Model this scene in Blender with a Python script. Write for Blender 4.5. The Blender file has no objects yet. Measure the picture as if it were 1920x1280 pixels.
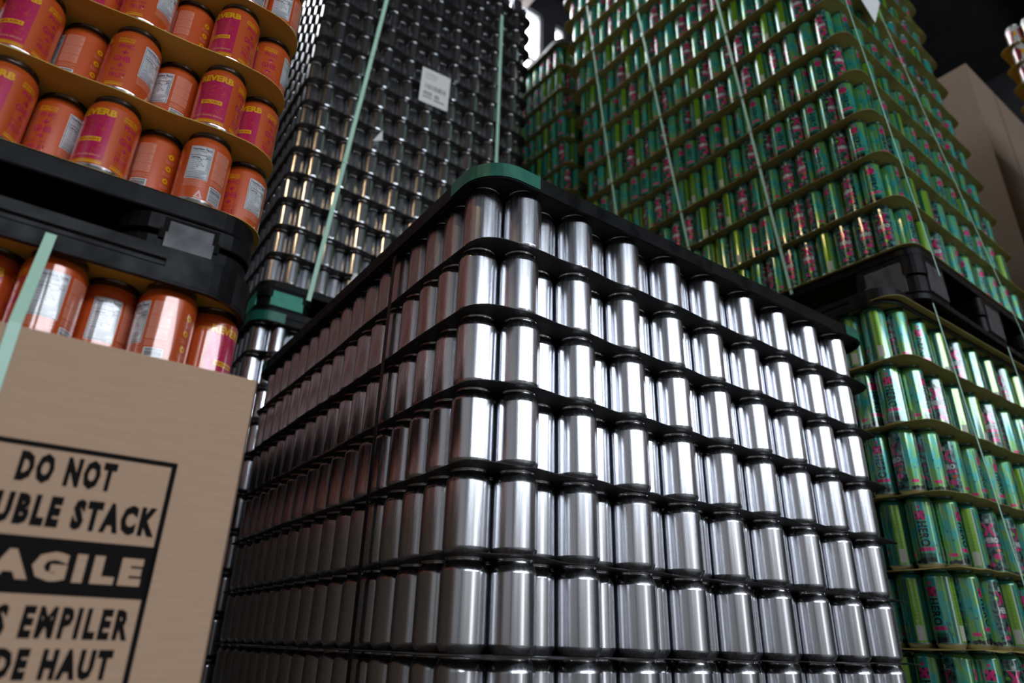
import bpy, bmesh, math, random
import numpy as np
from mathutils import Matrix, Vector

random.seed(7)
SC = bpy.context.scene
COL = SC.collection
ZC = 0.50                      # camera height over the floor

# ---------------------------------------------------------------- camera
F_PX, PITCH, ROLL = 1280.0, 0.41991, 0.02825
cam_d = bpy.data.cameras.new('camera'); cam = bpy.data.objects.new('camera', cam_d); COL.objects.link(cam)
cam_d.sensor_width = 36.0; cam_d.lens = 36.0 * F_PX / 1920.0; cam_d.clip_start = 0.02; cam_d.clip_end = 80
fwd = Vector((0, math.cos(PITCH), math.sin(PITCH))); up0 = Vector((0, -math.sin(PITCH), math.cos(PITCH))); rt0 = Vector((1, 0, 0))
rt = rt0 * math.cos(ROLL) + up0 * math.sin(ROLL); up = up0 * math.cos(ROLL) - rt0 * math.sin(ROLL)
cam.matrix_world = Matrix(((rt.x, up.x, -fwd.x, 0), (rt.y, up.y, -fwd.y, 0), (rt.z, up.z, -fwd.z, ZC), (0, 0, 0, 1)))
cam_d.dof.use_dof = True; cam_d.dof.focus_distance = 1.16; cam_d.dof.aperture_fstop = 3.2
SC.camera = cam

# ---------------------------------------------------------------- world, exposure
W = bpy.data.worlds.new('world'); SC.world = W; W.use_nodes = True
W.node_tree.nodes['Background'].inputs[0].default_value = (0.55, 0.68, 0.9, 1)
W.node_tree.nodes['Background'].inputs[1].default_value = 0.35
SC.view_settings.view_transform = 'Standard'; SC.view_settings.look = 'None'
SC.view_settings.exposure = 0.0; SC.view_settings.gamma = 1.0
WIN_NEAR, FILL_DIM, WIN_DOOR, WIN_FAR, LAMP_WARM = 11.0, 0.42, 2.5, 14.0, 45.0
ROOM_PSI = 0.61

# ---------------------------------------------------------------- helpers
def project(p):
    d = Vector(p) - Vector((0, 0, ZC)); z = d.dot(fwd)
    if z < 0.05: return (-9e3, -9e3)
    return (960 + F_PX * d.dot(rt) / z, 640 - F_PX * d.dot(up) / z)

def tag(o, label=None, cat=None, group=None, kind=None):
    if label: o['label'] = label
    if cat: o['category'] = cat
    if group: o['group'] = group
    if kind: o['kind'] = kind
    return o

class MB:
    """collects vertices / faces with material slots; build() links ONE mesh object"""
    def __init__(s): s.v = []; s.f = []; s.m = []; s.sm = []
    def add(s, v, f, mi=0, smooth=False):
        b = len(s.v); s.v += [tuple(p) for p in v]
        for q in f: s.f.append(tuple(b + i for i in q)); s.m.append(mi); s.sm.append(smooth)
        return s
    def box(s, c, h, M=None, mi=0):
        vs = [Vector((c[0] + x * h[0], c[1] + y * h[1], c[2] + z * h[2])) for x in (-1, 1) for y in (-1, 1) for z in (-1, 1)]
        if M: vs = [M @ p for p in vs]
        return s.add(vs, [(0, 1, 3, 2), (4, 6, 7, 5), (0, 4, 5, 1), (2, 3, 7, 6), (0, 2, 6, 4), (1, 5, 7, 3)], mi)
    def lathe(s, prof, n, mi=0, smooth=True, cap0=False, cap1=False):
        v = []; f = []
        for r, z in prof:
            for k in range(n):
                a = 2 * math.pi * k / n; v.append((r * math.cos(a), r * math.sin(a), z))
        for j in range(len(prof) - 1):
            for k in range(n):
                k2 = (k + 1) % n; f.append((j * n + k, j * n + k2, (j + 1) * n + k2, (j + 1) * n + k))
        if cap0: f.append(tuple(range(n - 1, -1, -1)))
        if cap1: f.append(tuple((len(prof) - 1) * n + k for k in range(n)))
        return s.add(v, f, mi, smooth)
    def mesh(s, name, mats):
        me = bpy.data.meshes.new(name); me.from_pydata(s.v, [], s.f)
        for m in mats: me.materials.append(m)
        me.polygons.foreach_set('material_index', s.m); me.polygons.foreach_set('use_smooth', s.sm)
        me.update(); return me
    def build(s, name, mats, parent=None, M=None, bevel=0):
        if not isinstance(mats, (list, tuple)): mats = [mats]
        o = bpy.data.objects.new(name, s.mesh(name, mats)); COL.objects.link(o)
        if parent: o.parent = parent
        if M is not None: o.matrix_basis = M
        if bevel:
            b = o.modifiers.new('bevel', 'BEVEL'); b.width = bevel; b.segments = 2; b.limit_method = 'ANGLE'; b.angle_limit = 0.7
        return o

def empty(name, M=None):
    o = bpy.data.objects.new(name, None); COL.objects.link(o); o.empty_display_size = 0.05
    if M is not None: o.matrix_basis = M
    return o

# ---------------------------------------------------------------- materials
def srgb(r, g, b):
    f = lambda c: (c / 255 / 12.92) if c / 255 <= 0.04045 else ((c / 255 + 0.055) / 1.055) ** 2.4
    return (f(r), f(g), f(b), 1)
def mat(name, col, rough=0.5, metal=0.0, spec=0.5, coat=0.0, emit=0.0):
    m = bpy.data.materials.new(name); m.use_nodes = True; p = m.node_tree.nodes['Principled BSDF']
    p.inputs['Base Color'].default_value = col if len(col) == 4 else (*col, 1)
    p.inputs['Roughness'].default_value = rough; p.inputs['Metallic'].default_value = metal
    p.inputs['Specular IOR Level'].default_value = spec; p.inputs['Coat Weight'].default_value = coat
    p.inputs['Coat Roughness'].default_value = 0.08; p.inputs['Coat IOR'].default_value = 1.72 if coat >= 1 else 1.5
    if emit:
        p.inputs['Emission Color'].default_value = col if len(col) == 4 else (*col, 1); p.inputs['Emission Strength'].default_value = emit
    return m
def nn(m, t, **kw):
    n = m.node_tree.nodes.new(t)
    for k, v in kw.items():
        if hasattr(n, k): setattr(n, k, v)
        else: n.inputs[k].default_value = v
    return n
def lk(m, a, ao, b, bi): m.node_tree.links.new(a.outputs[ao], b.inputs[bi])
def noise(m, scale, stretch=(1, 1, 1), detail=3, coord='Object'):
    tc = nn(m, 'ShaderNodeTexCoord'); mp = nn(m, 'ShaderNodeMapping'); mp.inputs['Scale'].default_value = stretch
    nz = nn(m, 'ShaderNodeTexNoise'); nz.inputs['Scale'].default_value = scale; nz.inputs['Detail'].default_value = detail
    lk(m, tc, coord, mp, 'Vector'); lk(m, mp, 'Vector', nz, 'Vector'); return nz
def vary_rough(m, scale, stretch, lo, hi, bump=0.0, dist=0.001):
    p = m.node_tree.nodes['Principled BSDF']; nz = noise(m, scale, stretch)
    mr = nn(m, 'ShaderNodeMapRange'); mr.inputs['From Min'].default_value = 0.35; mr.inputs['From Max'].default_value = 0.65
    mr.inputs['To Min'].default_value = lo; mr.inputs['To Max'].default_value = hi
    lk(m, nz, 'Fac', mr, 'Value'); lk(m, mr, 'Result', p, 'Roughness')
    if bump:
        b = nn(m, 'ShaderNodeBump'); b.inputs['Strength'].default_value = bump; b.inputs['Distance'].default_value = dist
        lk(m, nz, 'Fac', b, 'Height'); lk(m, b, 'Normal', p, 'Normal')
    return m
def vary_col(m, scale, c0, c1, stretch=(1, 1, 1), lo=0.35, hi=0.65, detail=3):
    p = m.node_tree.nodes['Principled BSDF']; nz = noise(m, scale, stretch, detail); cr = nn(m, 'ShaderNodeValToRGB')
    cr.color_ramp.elements[0].position = lo; cr.color_ramp.elements[0].color = c0
    cr.color_ramp.elements[1].position = hi; cr.color_ramp.elements[1].color = c1
    lk(m, nz, 'Fac', cr, 'Fac'); lk(m, cr, 'Color', p, 'Base Color'); return m

M_alu = vary_rough(mat('brushed_aluminium', (0.82, 0.83, 0.87), 0.2, 1.0), 1.0, (170, 170, 4), 0.22, 0.30)
M_alu2 = vary_rough(mat('bright_aluminium', (0.80, 0.81, 0.85), 0.18, 1.0), 1.0, (170, 170, 4), 0.17, 0.23)
M_rim = mat('bare_rim_aluminium', (0.62, 0.62, 0.64), 0.22, 1.0)
M_neck = mat('shaded_neck', (0.16, 0.12, 0.10), 0.25, 0.9)  # dark tone holds the shade under the slip sheet
M_black = vary_rough(mat('black_plastic', (0.005, 0.005, 0.0055), 0.42, spec=.13), 30, (1, 1, 1), 0.28, 0.5, 0.08, 0.002)
M_greyp = vary_rough(mat('worn_grey_plastic', (0.055, 0.055, 0.06), 0.4), 40, (1, 1, 1), 0.3, 0.55)
M_greenp = vary_col(mat('green_plastic', srgb(0, 120, 90), 0.4), 25, (0.004, 0.10, 0.065, 1), (0.006, 0.19, 0.12, 1))
M_greenlit = vary_col(mat('lit_green_plastic', srgb(0, 150, 110), 0.4), 25, (0.008, 0.26, 0.17, 1), (0.010, 0.33, 0.22, 1))  # same green plastic, lightened for the stronger light on the rear clips
M_sheet = mat('black_slip_sheet', (0.016, 0.013, 0.011), 0.55, spec=.35)
M_kraft = vary_col(mat('kraft_slip_sheet', srgb(160, 120, 50), 0.6), 9, (0.54, 0.34, 0.048, 1), (0.68, 0.44, 0.066, 1))
M_olive = vary_col(mat('olive_slip_sheet', srgb(120, 95, 40), 0.6), 7, (0.34, 0.26, 0.07, 1), (0.45, 0.35, 0.10, 1))
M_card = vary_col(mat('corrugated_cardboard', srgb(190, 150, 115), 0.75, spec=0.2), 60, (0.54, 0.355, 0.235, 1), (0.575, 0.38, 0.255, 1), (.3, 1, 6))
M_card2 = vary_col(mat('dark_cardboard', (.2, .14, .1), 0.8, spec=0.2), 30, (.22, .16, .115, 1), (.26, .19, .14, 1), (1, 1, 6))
M_ink = mat('black_ink', (0.008, 0.007, 0.007), 0.7, spec=.08)
M_strap = vary_rough(mat('green_strap', (.50, .80, .64), 0.35, spec=0.5), 8, (1, 1, 1), 0.25, 0.45)
M_bstrap = mat('black_strap', (0.008, 0.008, 0.009), 0.35)
M_paper = mat('white_paper', (0.78, 0.78, 0.78), 0.6)
M_print = mat('grey_print', (0.12, 0.12, 0.12), 0.6)
M_film = mat('white_film_scrap', (0.8, 0.8, 0.78), 0.2)
# orange can inks
M_orange = mat('orange_ink', (0.60, 0.090, 0.013), 0.32, 0.1, coat=1.0)
M_mag = mat('magenta_ink', (0.55, 0.012, 0.10), 0.28, 0.1, coat=1.0)
M_yel = mat('yellow_ink', (0.86, 0.43, 0.008), 0.28, 0.1, coat=1.0)
M_peach = mat('peach_ink', (0.80, 0.30, 0.20), 0.3, 0.1, coat=1.0)
M_white = mat('white_ink', (0.75, 0.76, 0.78), 0.3, coat=1.0)
M_navy = mat('navy_ink', (0.02, 0.02, 0.035), 0.3, coat=1.0)
# green can inks
M_teal = vary_col(mat('teal_mottled_ink', (0, .3, .25), 0.25, 0.35, coat=1.0), 45, (0.018, 0.35, 0.32, 1), (0.14, 0.37, 0.075, 1), (1, 1, 0.6), 0.45, 0.62, 2)
M_dteal = mat('dark_green_ink', (0.010, 0.12, 0.075), 0.25, 0.35, coat=1.0)
M_lime = mat('lime_ink', (0.17, 0.37, 0.008), 0.25, 0.35, coat=1.0)
M_gpink = mat('pink_ink', (0.62, 0.02, 0.17), 0.25, 0.2, coat=1.0)
M_gblk = mat('black_can_ink', (0.008, 0.012, 0.012), 0.2, 0.3, coat=1.0)
M_ggrey = mat('grey_barcode_ink', (0.42, 0.40, 0.36), 0.3)
M_gwhite = mat('white_can_ink', (0.62, 0.62, 0.60), 0.3, 0.2)
M_gpatch = vary_col(mat('dark_jungle_ink', (0, .1, .1), 0.25, 0.3, coat=1.0), 130, (0.006, 0.02, 0.018, 1), (0.05, 0.20, 0.17, 1), (1, 1, 1), 0.42, 0.6, 2)
M_red = mat('red_ink', (0.35, 0.02, 0.05), 0.3, 0.2, coat=1.0)

# ---------------------------------------------------------------- flat artwork wrapped on cans
_txt = {}
def text_mesh(s, bold=0.0, spacing=1.0):
    key = (s, bold, spacing)
    if key not in _txt:
        cu = bpy.data.curves.new('t', 'FONT'); cu.body = s; cu.size = 1; cu.offset = bold; cu.resolution_u = 2; cu.space_character = spacing
        o = bpy.data.objects.new('t', cu); COL.objects.link(o); bpy.context.view_layer.update()
        me = bpy.data.meshes.new_from_object(o)
        v = [(p.co.x, p.co.y) for p in me.vertices]; f = [tuple(q.vertices) for q in me.polygons]
        bpy.data.objects.remove(o); bpy.data.curves.remove(cu); bpy.data.meshes.remove(me)
        xs = [p[0] for p in v]; ys = [p[1] for p in v]; x0, x1, y0, y1 = min(xs), max(xs), min(ys), max(ys)
        _txt[key] = ([((x - x0) / (x1 - x0), (y - y0) / (y1 - y0)) for x, y in v], f)
    return _txt[key]
class Art:
    """2-D artwork in millimetres: u round the can, v up the can"""
    def __init__(s): s.items = []
    def poly(s, pts, mi, lay=1): s.items.append(([tuple(p) for p in pts], [tuple(range(len(pts)))], mi, lay))
    def rect(s, u0, v0, u1, v1, mi, lay=1): s.poly([(u0, v0), (u1, v0), (u1, v1), (u0, v1)], mi, lay)
    def text(s, t, u0, v0, u1, v1, mi, lay=2, bold=0.02, rot=False, spacing=1.0):
        v, f = text_mesh(t, bold, spacing)
        if rot: pts = [(u0 + y * (u1 - u0), v1 - x * (v1 - v0)) for x, y in v]
        else: pts = [(u0 + x * (u1 - u0), v0 + y * (v1 - v0)) for x, y in v]
        s.items.append((pts, f, mi, lay))
    def disc(s, u, v, ru, rv, mi, lay=1, n=12, a0=0):
        s.poly([(u + ru * math.cos(a0 + 2 * math.pi * k / n), v + rv * math.sin(a0 + 2 * math.pi * k / n)) for k in range(n)], mi, lay)
    def wrap(s, mb, r, step=4.0):
        for pts, fs, mi, lay in s.items:
            bm = bmesh.new(); vs = [bm.verts.new((p[0], p[1], 0)) for p in pts]
            for f in fs:
                try: bm.faces.new([vs[i] for i in f])
                except ValueError: pass
            us = [p[0] for p in pts]; k = math.ceil(min(us) / step + 1e-4)
            while k * step < max(us) - 1e-4:
                bmesh.ops.bisect_plane(bm, geom=bm.verts[:] + bm.edges[:] + bm.faces[:], plane_co=(k * step, 0, 0), plane_no=(1, 0, 0), dist=1e-5)
                k += 1
            bm.normal_update(); bm.verts.index_update(); rr = r + 0.00012 * lay
            V = [(rr * math.cos(v.co.x / 1000 / r), rr * math.sin(v.co.x / 1000 / r), v.co.y / 1000) for v in bm.verts]
            F = [tuple(v.index for v in (f.verts if f.normal.z > 0 else reversed(f.verts))) for f in bm.faces]
            mb.add(V, F, mi, True); bm.free()

# ---------------------------------------------------------------- can prototypes
def can_profiles(r, h):
    base = [(0.0001, .0105), (.55 * r, .0075), (.72 * r, .0004), (.77 * r, .0), (.82 * r, .0012), (.93 * r, .0065), (.985 * r, .0098), (r, .0125)]
    wall = [(r, .0125), (r, .03), (r, h - .0195)]
    should = [(r, h - .0195), (.995 * r, h - .0180), (.965 * r, h - .0150), (.915 * r, h - .0118), (.880 * r, h - .0098)]
    neck = [(.880 * r, h - .0098), (.845 * r, h - .0075), (.83 * r, h - .0062), (.815 * r, h - .0045), (.815 * r, h - .0026), (.845 * r, h - .0012), (.862 * r, h - .0004), (.855 * r, h), (.83 * r, h - .0003), (.80 * r, h - .003)]
    return base, wall, should, neck
def proto(name, r, h, n, mats, artwork=None, wall_mats=None, neck_i=0, base_i=0):
    """-> (body mesh, neck mesh, base mesh, whole mesh)"""
    b, w, s, k = can_profiles(r, h)
    body = MB(); body.lathe(w, n, 0); body.lathe(s, n, 0)
    if artwork: artwork.wrap(body, r)
    nk = MB(); nk.lathe(k, n, neck_i); bs = MB(); bs.lathe(b, n, base_i)
    whole = MB(); whole.v = list(body.v); whole.f = list(body.f); whole.m = list(body.m); whole.sm = list(body.sm)
    whole.lathe(k, n, neck_i); whole.lathe(b, n, base_i)
    return body.mesh(name, mats), nk.mesh('neck_rim', mats), bs.mesh('domed_base', mats), whole.mesh(name + '_whole', mats)

def art_orange():
    A = Art(); rnd = random.Random(3)
    O, MG, Y, P, Wt, N = 0, 1, 2, 3, 4, 5
    # front panel: magenta block with squiggles, word REVERB on top
    A.rect(-23, 21, 23, 91, MG, 1)
    for _ in range(120):
        u = rnd.uniform(-21, 20); v = rnd.uniform(24, 89)
        if 44 < v < 57 and -18 < u < 20: continue
        L = rnd.uniform(2, 5); a = rnd.choice((0.6, 0.9, 1.2, 2.2, -0.5)); du, dv = L * math.cos(a), L * math.sin(a); w = 0.35
        nu, nv = -w * math.sin(a), w * math.cos(a)
        A.poly([(u - nu, v - nv), (min(u + du, 22) - nu, v + dv - nv), (min(u + du, 22) + nu, v + dv + nv), (u + nu, v + nv)], O, 2)
    A.text('REVERB', -23.5, 89, 23.5, 100, Y, 3, 0.045)
    A.rect(-14, 47, 15, 54, Y, 3); A.text('SPLASH', -11.5, 48.7, 12.5, 52.3, O, 4, 0.03)
    A.text('BLOOD ORANGE MANGO', -21, 24.5, 20, 27.5, P, 3, 0.02)
    A.rect(-23, 17.5, 23, 18.6, Y, 1); A.rect(-23, 14.6, 23, 16.6, Y, 1)
    # text column
    A.text('SPARKLING', 33, 95, 54, 98, Y, 1, 0.02); A.text('ENERGY', 33, 90, 54, 94, Y, 1, 0.02)
    A.text('PHC', 36, 80, 55, 87, MG, 1, 0.03); A.text('+', 42, 69, 50, 76, MG, 1, 0.04)
    A.text('GHB', 34, 56, 55, 66, MG, 1, 0.03); A.text('+', 41, 46, 49, 53, MG, 1, 0.04)
    A.text('REAL JUICE', 34, 39, 54, 43, MG, 1, 0.01); A.text('FRUIT', 35, 28, 55, 36, MG, 1, 0.02)
    A.rect(33, 19, 55, 20, Y, 1); A.rect(33, 15.5, 55, 17.5, Y, 1)
    # nutrition panel
    A.rect(68, 43, 98, 97, Wt, 1); A.rect(69, 44, 97, 96, N, 2); A.rect(69.6, 44.6, 96.4, 95.4, Wt, 3)
    A.text('Nutrition Facts', 70.5, 90, 96, 94.5, N, 4, 0.03)
    A.rect(70, 88.6, 96, 89, N, 4); A.text('1 serving per container', 70.5, 86, 90, 88, N, 4); A.text('Serving size', 70.5, 83, 82, 85, N, 4, .02); A.text('1 can', 89, 83, 96, 85, N, 4, .02)
    A.rect(70, 81, 96, 82, N, 4); A.text('Calories', 70.5, 76.6, 83, 79.8, N, 4, 0.03); A.text('30', 90, 76.6, 96, 80, N, 4, 0.03); A.rect(70, 75.4, 96, 75.8, N, 4)
    for i, t in enumerate(('Total Fat 0g', 'Sodium 10mg', 'Total Carb 7g', 'Total Sugars 6g', 'Protein 0g', 'Caffeine')):
        v = 73 - i * 3; A.text(t, 70.5, v - .2, 70.5 + 1.3 * len(t), v + 1.7, N, 4); A.text('0%', 93, v - .2, 96, v + 1.7, N, 4)
    A.rect(70, 55.4, 96, 56, N, 4)
    for i in range(5): A.rect(70.5, 53 - i * 2, 95.5 - (i % 3) * 3, 53.7 - i * 2, N, 4)
    for i in range(6): A.rect(68.5, 40.5 - i * 1.9, 97 - (i % 2) * 4, 41.3 - i * 1.9, P, 1)
    A.poly([(86, 14), (97, 14), (91.5, 26)], Wt, 1); A.poly([(87.6, 15), (95.4, 15), (91.5, 23.6)], P, 2); A.poly([(89.5, 16), (93.5, 16), (91.5, 20.6)], O, 3)
    # ingredients block + barcode
    for i, (v0, v1) in enumerate(((80, 97), (64, 79), (49, 63))):
        A.rect(102, v0, 124, v1, P, 1)
        for k in range(int((v1 - v0) / 2.2)): A.rect(103, v1 - 2 - k * 2.2, 123 - (k * 7 % 4), v1 - 1.4 - k * 2.2, O, 2)
    for i in range(3): A.rect(102, 45.5 - i * 2.4, 124 - 3 * (i % 2), 46.5 - i * 2.4, P, 1)
    A.rect(103, 14, 124, 38, Wt, 1); v = 15.2
    while v < 36.5:
        w = rnd.choice((.5, .9, 1.4)); A.rect(104.5, v, 122.5, min(v + w, 37), N, 2); v += w + rnd.choice((.6, .9, 1.3))
    A.text('PLEASE RECYCLE', 103, 10.6, 124, 12.8, P, 1, .02)
    # icon column
    for i, t in enumerate(('FOCUS', 'BOOST', 'CLEAN', 'VEGAN')):
        v = 86 - i * 20; A.disc(146, v, 4.2, 4.2, Y, 1); A.disc(146, v, 1.6, 1.6, O, 2, 8)
        A.text(t, 140, v - 9, 152, v - 6.6, P, 1, .01); A.text('ENERGY', 140.5, v - 12, 151.5, v - 9.9, P, 1)
    # thin text column before the front panel again
    A.text('SPARKLING', 168, 92, 184, 95, Y, 1, .02)
    return A
def art_green():
    A = Art(); DT, LI, PK, BK, GR, WH, PT, OL = 1, 2, 3, 4, 5, 6, 7, 8
    C = 207.0
    # dark jungle front panel with curved left edge: centre u=0
    n = 14; L = [(-26 - 6 * math.sin(math.pi * i / n * .95), 14 + 150 * i / n) for i in range(n + 1)]; R = [(26, 14 + 150 * i / n) for i in range(n, -1, -1)]
    for i in range(n): A.poly([L[i], (26, L[i][1]), (26, L[i + 1][1]), L[i + 1]], PT, 1)
    A.poly([(-17, 104), (-9, 104), (-0.5, 115), (8, 104), (17, 104), (5, 121), (16, 138), (8, 138), (-.5, 127), (-9, 138), (-16, 138), (-5, 121)], PK, 2)
    A.rect(-18, 103, 18, 104.2, BK, 2); A.rect(-16, 139, 16, 140.5, GR, 2); A.disc(0, 145, 4, 5.5, GR, 2)
    A.text('HERO', -17, 86, 17, 101, WH, 2, 0.05); A.rect(-19, 76, 19, 84, PK, 2)
    A.disc(-16, 122, 5, 4, LI, 3); A.disc(6, 50, 10, 9, PK, 2, 7); A.disc(-10, 30, 7, 6, PK, 2, 6); A.disc(12, 66, 6, 5, OL, 2, 7); A.disc(0, 40, 5, 6, LI, 2, 5)
    for i in range(5): A.disc(-20 + i * 10, 18 + 3 * (i % 2), 6, 3.5, BK, 3, 6)
    # teal field with bird marks, then X HERO column
    for i in range(2):
        u, v = 40 + 9 * i, 92 - 22 * i
        A.poly([(u - 5, v + 3), (u, v), (u + 5, v + 4), (u + 1, v - 1.5), (u + 3, v - 5), (u - .5, v - 2)], BK, 1)
    A.rect(33, 30, 52, 38, PK, 1)
    for i in range(5): A.disc(35 + i * 9, 16 + 2 * (i % 2), 6.5, 5, BK, 1, 7)
    A.rect(62, 14, 98, 36, DT, 1); A.rect(62, 36, 66, 160, DT, 1)
    A.poly([(69, 118), (91, 118), (91, 141), (69, 141)], PK, 1)
    for P in ([(77, 118), (83, 118), (80, 126)], [(77, 141), (83, 141), (80, 133)], [(69, 125), (74, 129.5), (69, 134)], [(91, 125), (86, 129.5), (91, 134)]): A.poly(P, BK, 2)
    A.disc(80, 150, 4, 4, PK, 1, 8)
    A.text('HERO', 69.5, 52, 91.5, 114, BK, 1, 0.035, rot=True, spacing=1.12)
    A.rect(60, 41, 98, 50, PK, 1); A.rect(62, 14, 98, 26, BK, 2)
    # palms
    for (u, v) in ((101, 52), (104, 30), (58, 28)):
        for a in (0.2, 0.9, 1.7, 2.4, 3.0): A.poly([(u, v), (u + 8 * math.cos(a) - 1, v + 8 * math.sin(a)), (u + 8 * math.cos(a) + 1, v + 8 * math.sin(a) - 1.5)], BK, 2)
        A.poly([(u - .6, v), (u + .6, v), (u + 1.4, v - 16), (u, v - 16)], BK, 2)
    # dark green, lime stripe with grey barcode
    A.rect(112, 14, 124, 163, DT, 1); A.rect(124, 14, 146, 163, LI, 1); A.rect(127, 18, 143, 52, GR, 2)
    for i in range(8): A.rect(129, 58 + i * 9, 141, 59 + i * 9, DT, 2)
    A.rect(146, 14, 154, 163, DT, 1)
    for i in range(5): A.disc(158 + i * 5, 15 + 2 * (i % 2), 4, 5, BK, 2, 7)
    return A

ALU_H, ALU_R = 0.1222, 0.0336
ORANGE_R, GREEN_R = 0.0330, 0.0318
ALU = proto('aluminum_can', ALU_R, ALU_H, 40, [M_alu, M_rim], neck_i=1)
ALU_LO = proto('can_mass', ALU_R, ALU_H, 20, [M_alu2, M_rim], neck_i=1)
OM = [M_orange, M_mag, M_yel, M_peach, M_white, M_navy, M_neck, M_rim]
ORG_H, ORG_P = .1245, .1258
ORG = proto('printed_orange_can', ORANGE_R, ORG_H, 48, OM, art_orange(), neck_i=6, base_i=7)
GM = [M_teal, M_dteal, M_lime, M_gpink, M_gblk, M_ggrey, M_gwhite, M_gpatch, M_orange, M_rim]
GRN_H = 0.1736
GRN = proto('printed_green_can', GREEN_R, GRN_H, 40, GM, art_green(), neck_i=1, base_i=9)

def can(P, name, loc, rot, label, cat, group, parts=True):
    o = bpy.data.objects.new(name, P[0] if parts else P[3]); COL.objects.link(o); o.location = loc; o.rotation_euler = (0, 0, rot)
    tag(o, label, cat, group)
    if parts:
        for me, nm in ((P[1], 'neck_rim'), (P[2], 'domed_base')):
            c = bpy.data.objects.new(nm, me); COL.objects.link(c); c.parent = o
    return o
def mass(name, P, xf, mats, label, cat):
    """one object of many copies of a can: (x, y, z, rotation)"""
    me = P[3]; nv = len(me.vertices); co = np.empty(nv * 3); me.vertices.foreach_get('co', co); co = co.reshape(-1, 3)
    npl = len(me.polygons); nl = len(me.loops); ls = np.empty(npl, 'i'); lt = np.empty(npl, 'i'); vi = np.empty(nl, 'i'); mi = np.empty(npl, 'i')
    me.polygons.foreach_get('loop_start', ls); me.polygons.foreach_get('loop_total', lt); me.polygons.foreach_get('material_index', mi); me.loops.foreach_get('vertex_index', vi)
    n = len(xf); V = np.empty((n, nv, 3)); 
    for i, (x, y, z, a) in enumerate(xf):
        c, s = math.cos(a), math.sin(a)
        V[i, :, 0] = co[:, 0] * c - co[:, 1] * s + x; V[i, :, 1] = co[:, 0] * s + co[:, 1] * c + y; V[i, :, 2] = co[:, 2] + z
    out = bpy.data.meshes.new(name); out.vertices.add(n * nv); out.loops.add(n * nl); out.polygons.add(n * npl)
    out.vertices.foreach_set('co', V.ravel())
    out.loops.foreach_set('vertex_index', (vi[None, :] + (np.arange(n) * nv)[:, None]).astype('i').ravel())
    out.polygons.foreach_set('loop_start', (ls[None, :] + (np.arange(n) * nl)[:, None]).astype('i').ravel())
    for m in mats: out.materials.append(m)
    out.polygons.foreach_set('material_index', np.tile(mi, n)); out.polygons.foreach_set('use_smooth', np.ones(n * npl, bool))
    out.update(calc_edges=True); out.validate()
    o = bpy.data.objects.new(name, out); COL.objects.link(o); tag(o, label, cat, kind='stuff'); return o

# ---------------------------------------------------------------- pallet-load geometry
ORD = ['zeroth', 'first', 'second', 'third', 'fourth', 'fifth', 'sixth', 'seventh', 'eighth', 'ninth', 'tenth', 'eleventh', 'twelfth', 'thirteenth',
       'fourteenth', 'fifteenth', 'sixteenth', 'seventeenth', 'eighteenth', 'nineteenth', 'twentieth', 'twenty-first', 'twenty-second']
class Load:
    """hex-packed pallet load; i = row along the right side, k = can along the left side"""
    def __init__(s, ax, ay, psi, d, r, lean=0.0, zref=0.0):
        s.a = Vector((ax, ay)); s.psi = psi; s.d = d; s.r = r; s.lean = lean; s.zref = zref + ZC
        s.er = Vector((math.cos(psi), math.sin(psi))); s.el = Vector((-math.sin(psi), math.cos(psi)))
        s.row = d * math.sqrt(3) / 2; s.jit = {}; s.endcut = 0.0; s.nc = 20; s.oh = (0, 0, 0, 0)   # extra sheet overhang: left, right end, front, back
    def at(s, e, l, z):
        p = s.a + s.er * e + s.el * l; j = s.jit.get(round(z, 3), (0, 0))
        return Vector((p.x + s.lean * (z - s.zref) + j[0], p.y + j[1], z))
    def can(s, i, k, z): return s.at(i * s.row, k * s.d - (s.d / 2 if i % 2 else 0), z)
    def M(s, z, e=0, l=0):
        p = s.at(e, l, z); return Matrix.Translation(p) @ Matrix.Rotation(s.psi, 4, 'Z')
    def ext(s, o):   # local rectangle round the cans, outset o
        return (-s.r - o, 18 * s.row + s.r + o - s.endcut, -s.d / 2 - s.r - o, (s.nc - .5) * s.d + s.r + o)
def rrect(x0, x1, y0, y1, rad, step=0.010, arc=8):
    pts = []
    def seg(a, b):
        n = max(1, int((Vector(b) - Vector(a)).length / step))
        for t in range(n): pts.append((a[0] + (b[0] - a[0]) * t / n, a[1] + (b[1] - a[1]) * t / n))
    def cor(cx, cy, a0):
        for t in range(arc): a = a0 + math.pi / 2 * t / arc; pts.append((cx + rad * math.cos(a), cy + rad * math.sin(a)))
    seg((x0 + rad, y0), (x1 - rad, y0)); cor(x1 - rad, y0 + rad, -math.pi / 2)
    seg((x1, y0 + rad), (x1, y1 - rad)); cor(x1 - rad, y1 - rad, 0)
    seg((x1 - rad, y1), (x0 + rad, y1)); cor(x0 + rad, y1 - rad, math.pi / 2)
    seg((x0, y1 - rad), (x0, y0 + rad)); cor(x0 + rad, y0 + rad, math.pi)
    return pts
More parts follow.
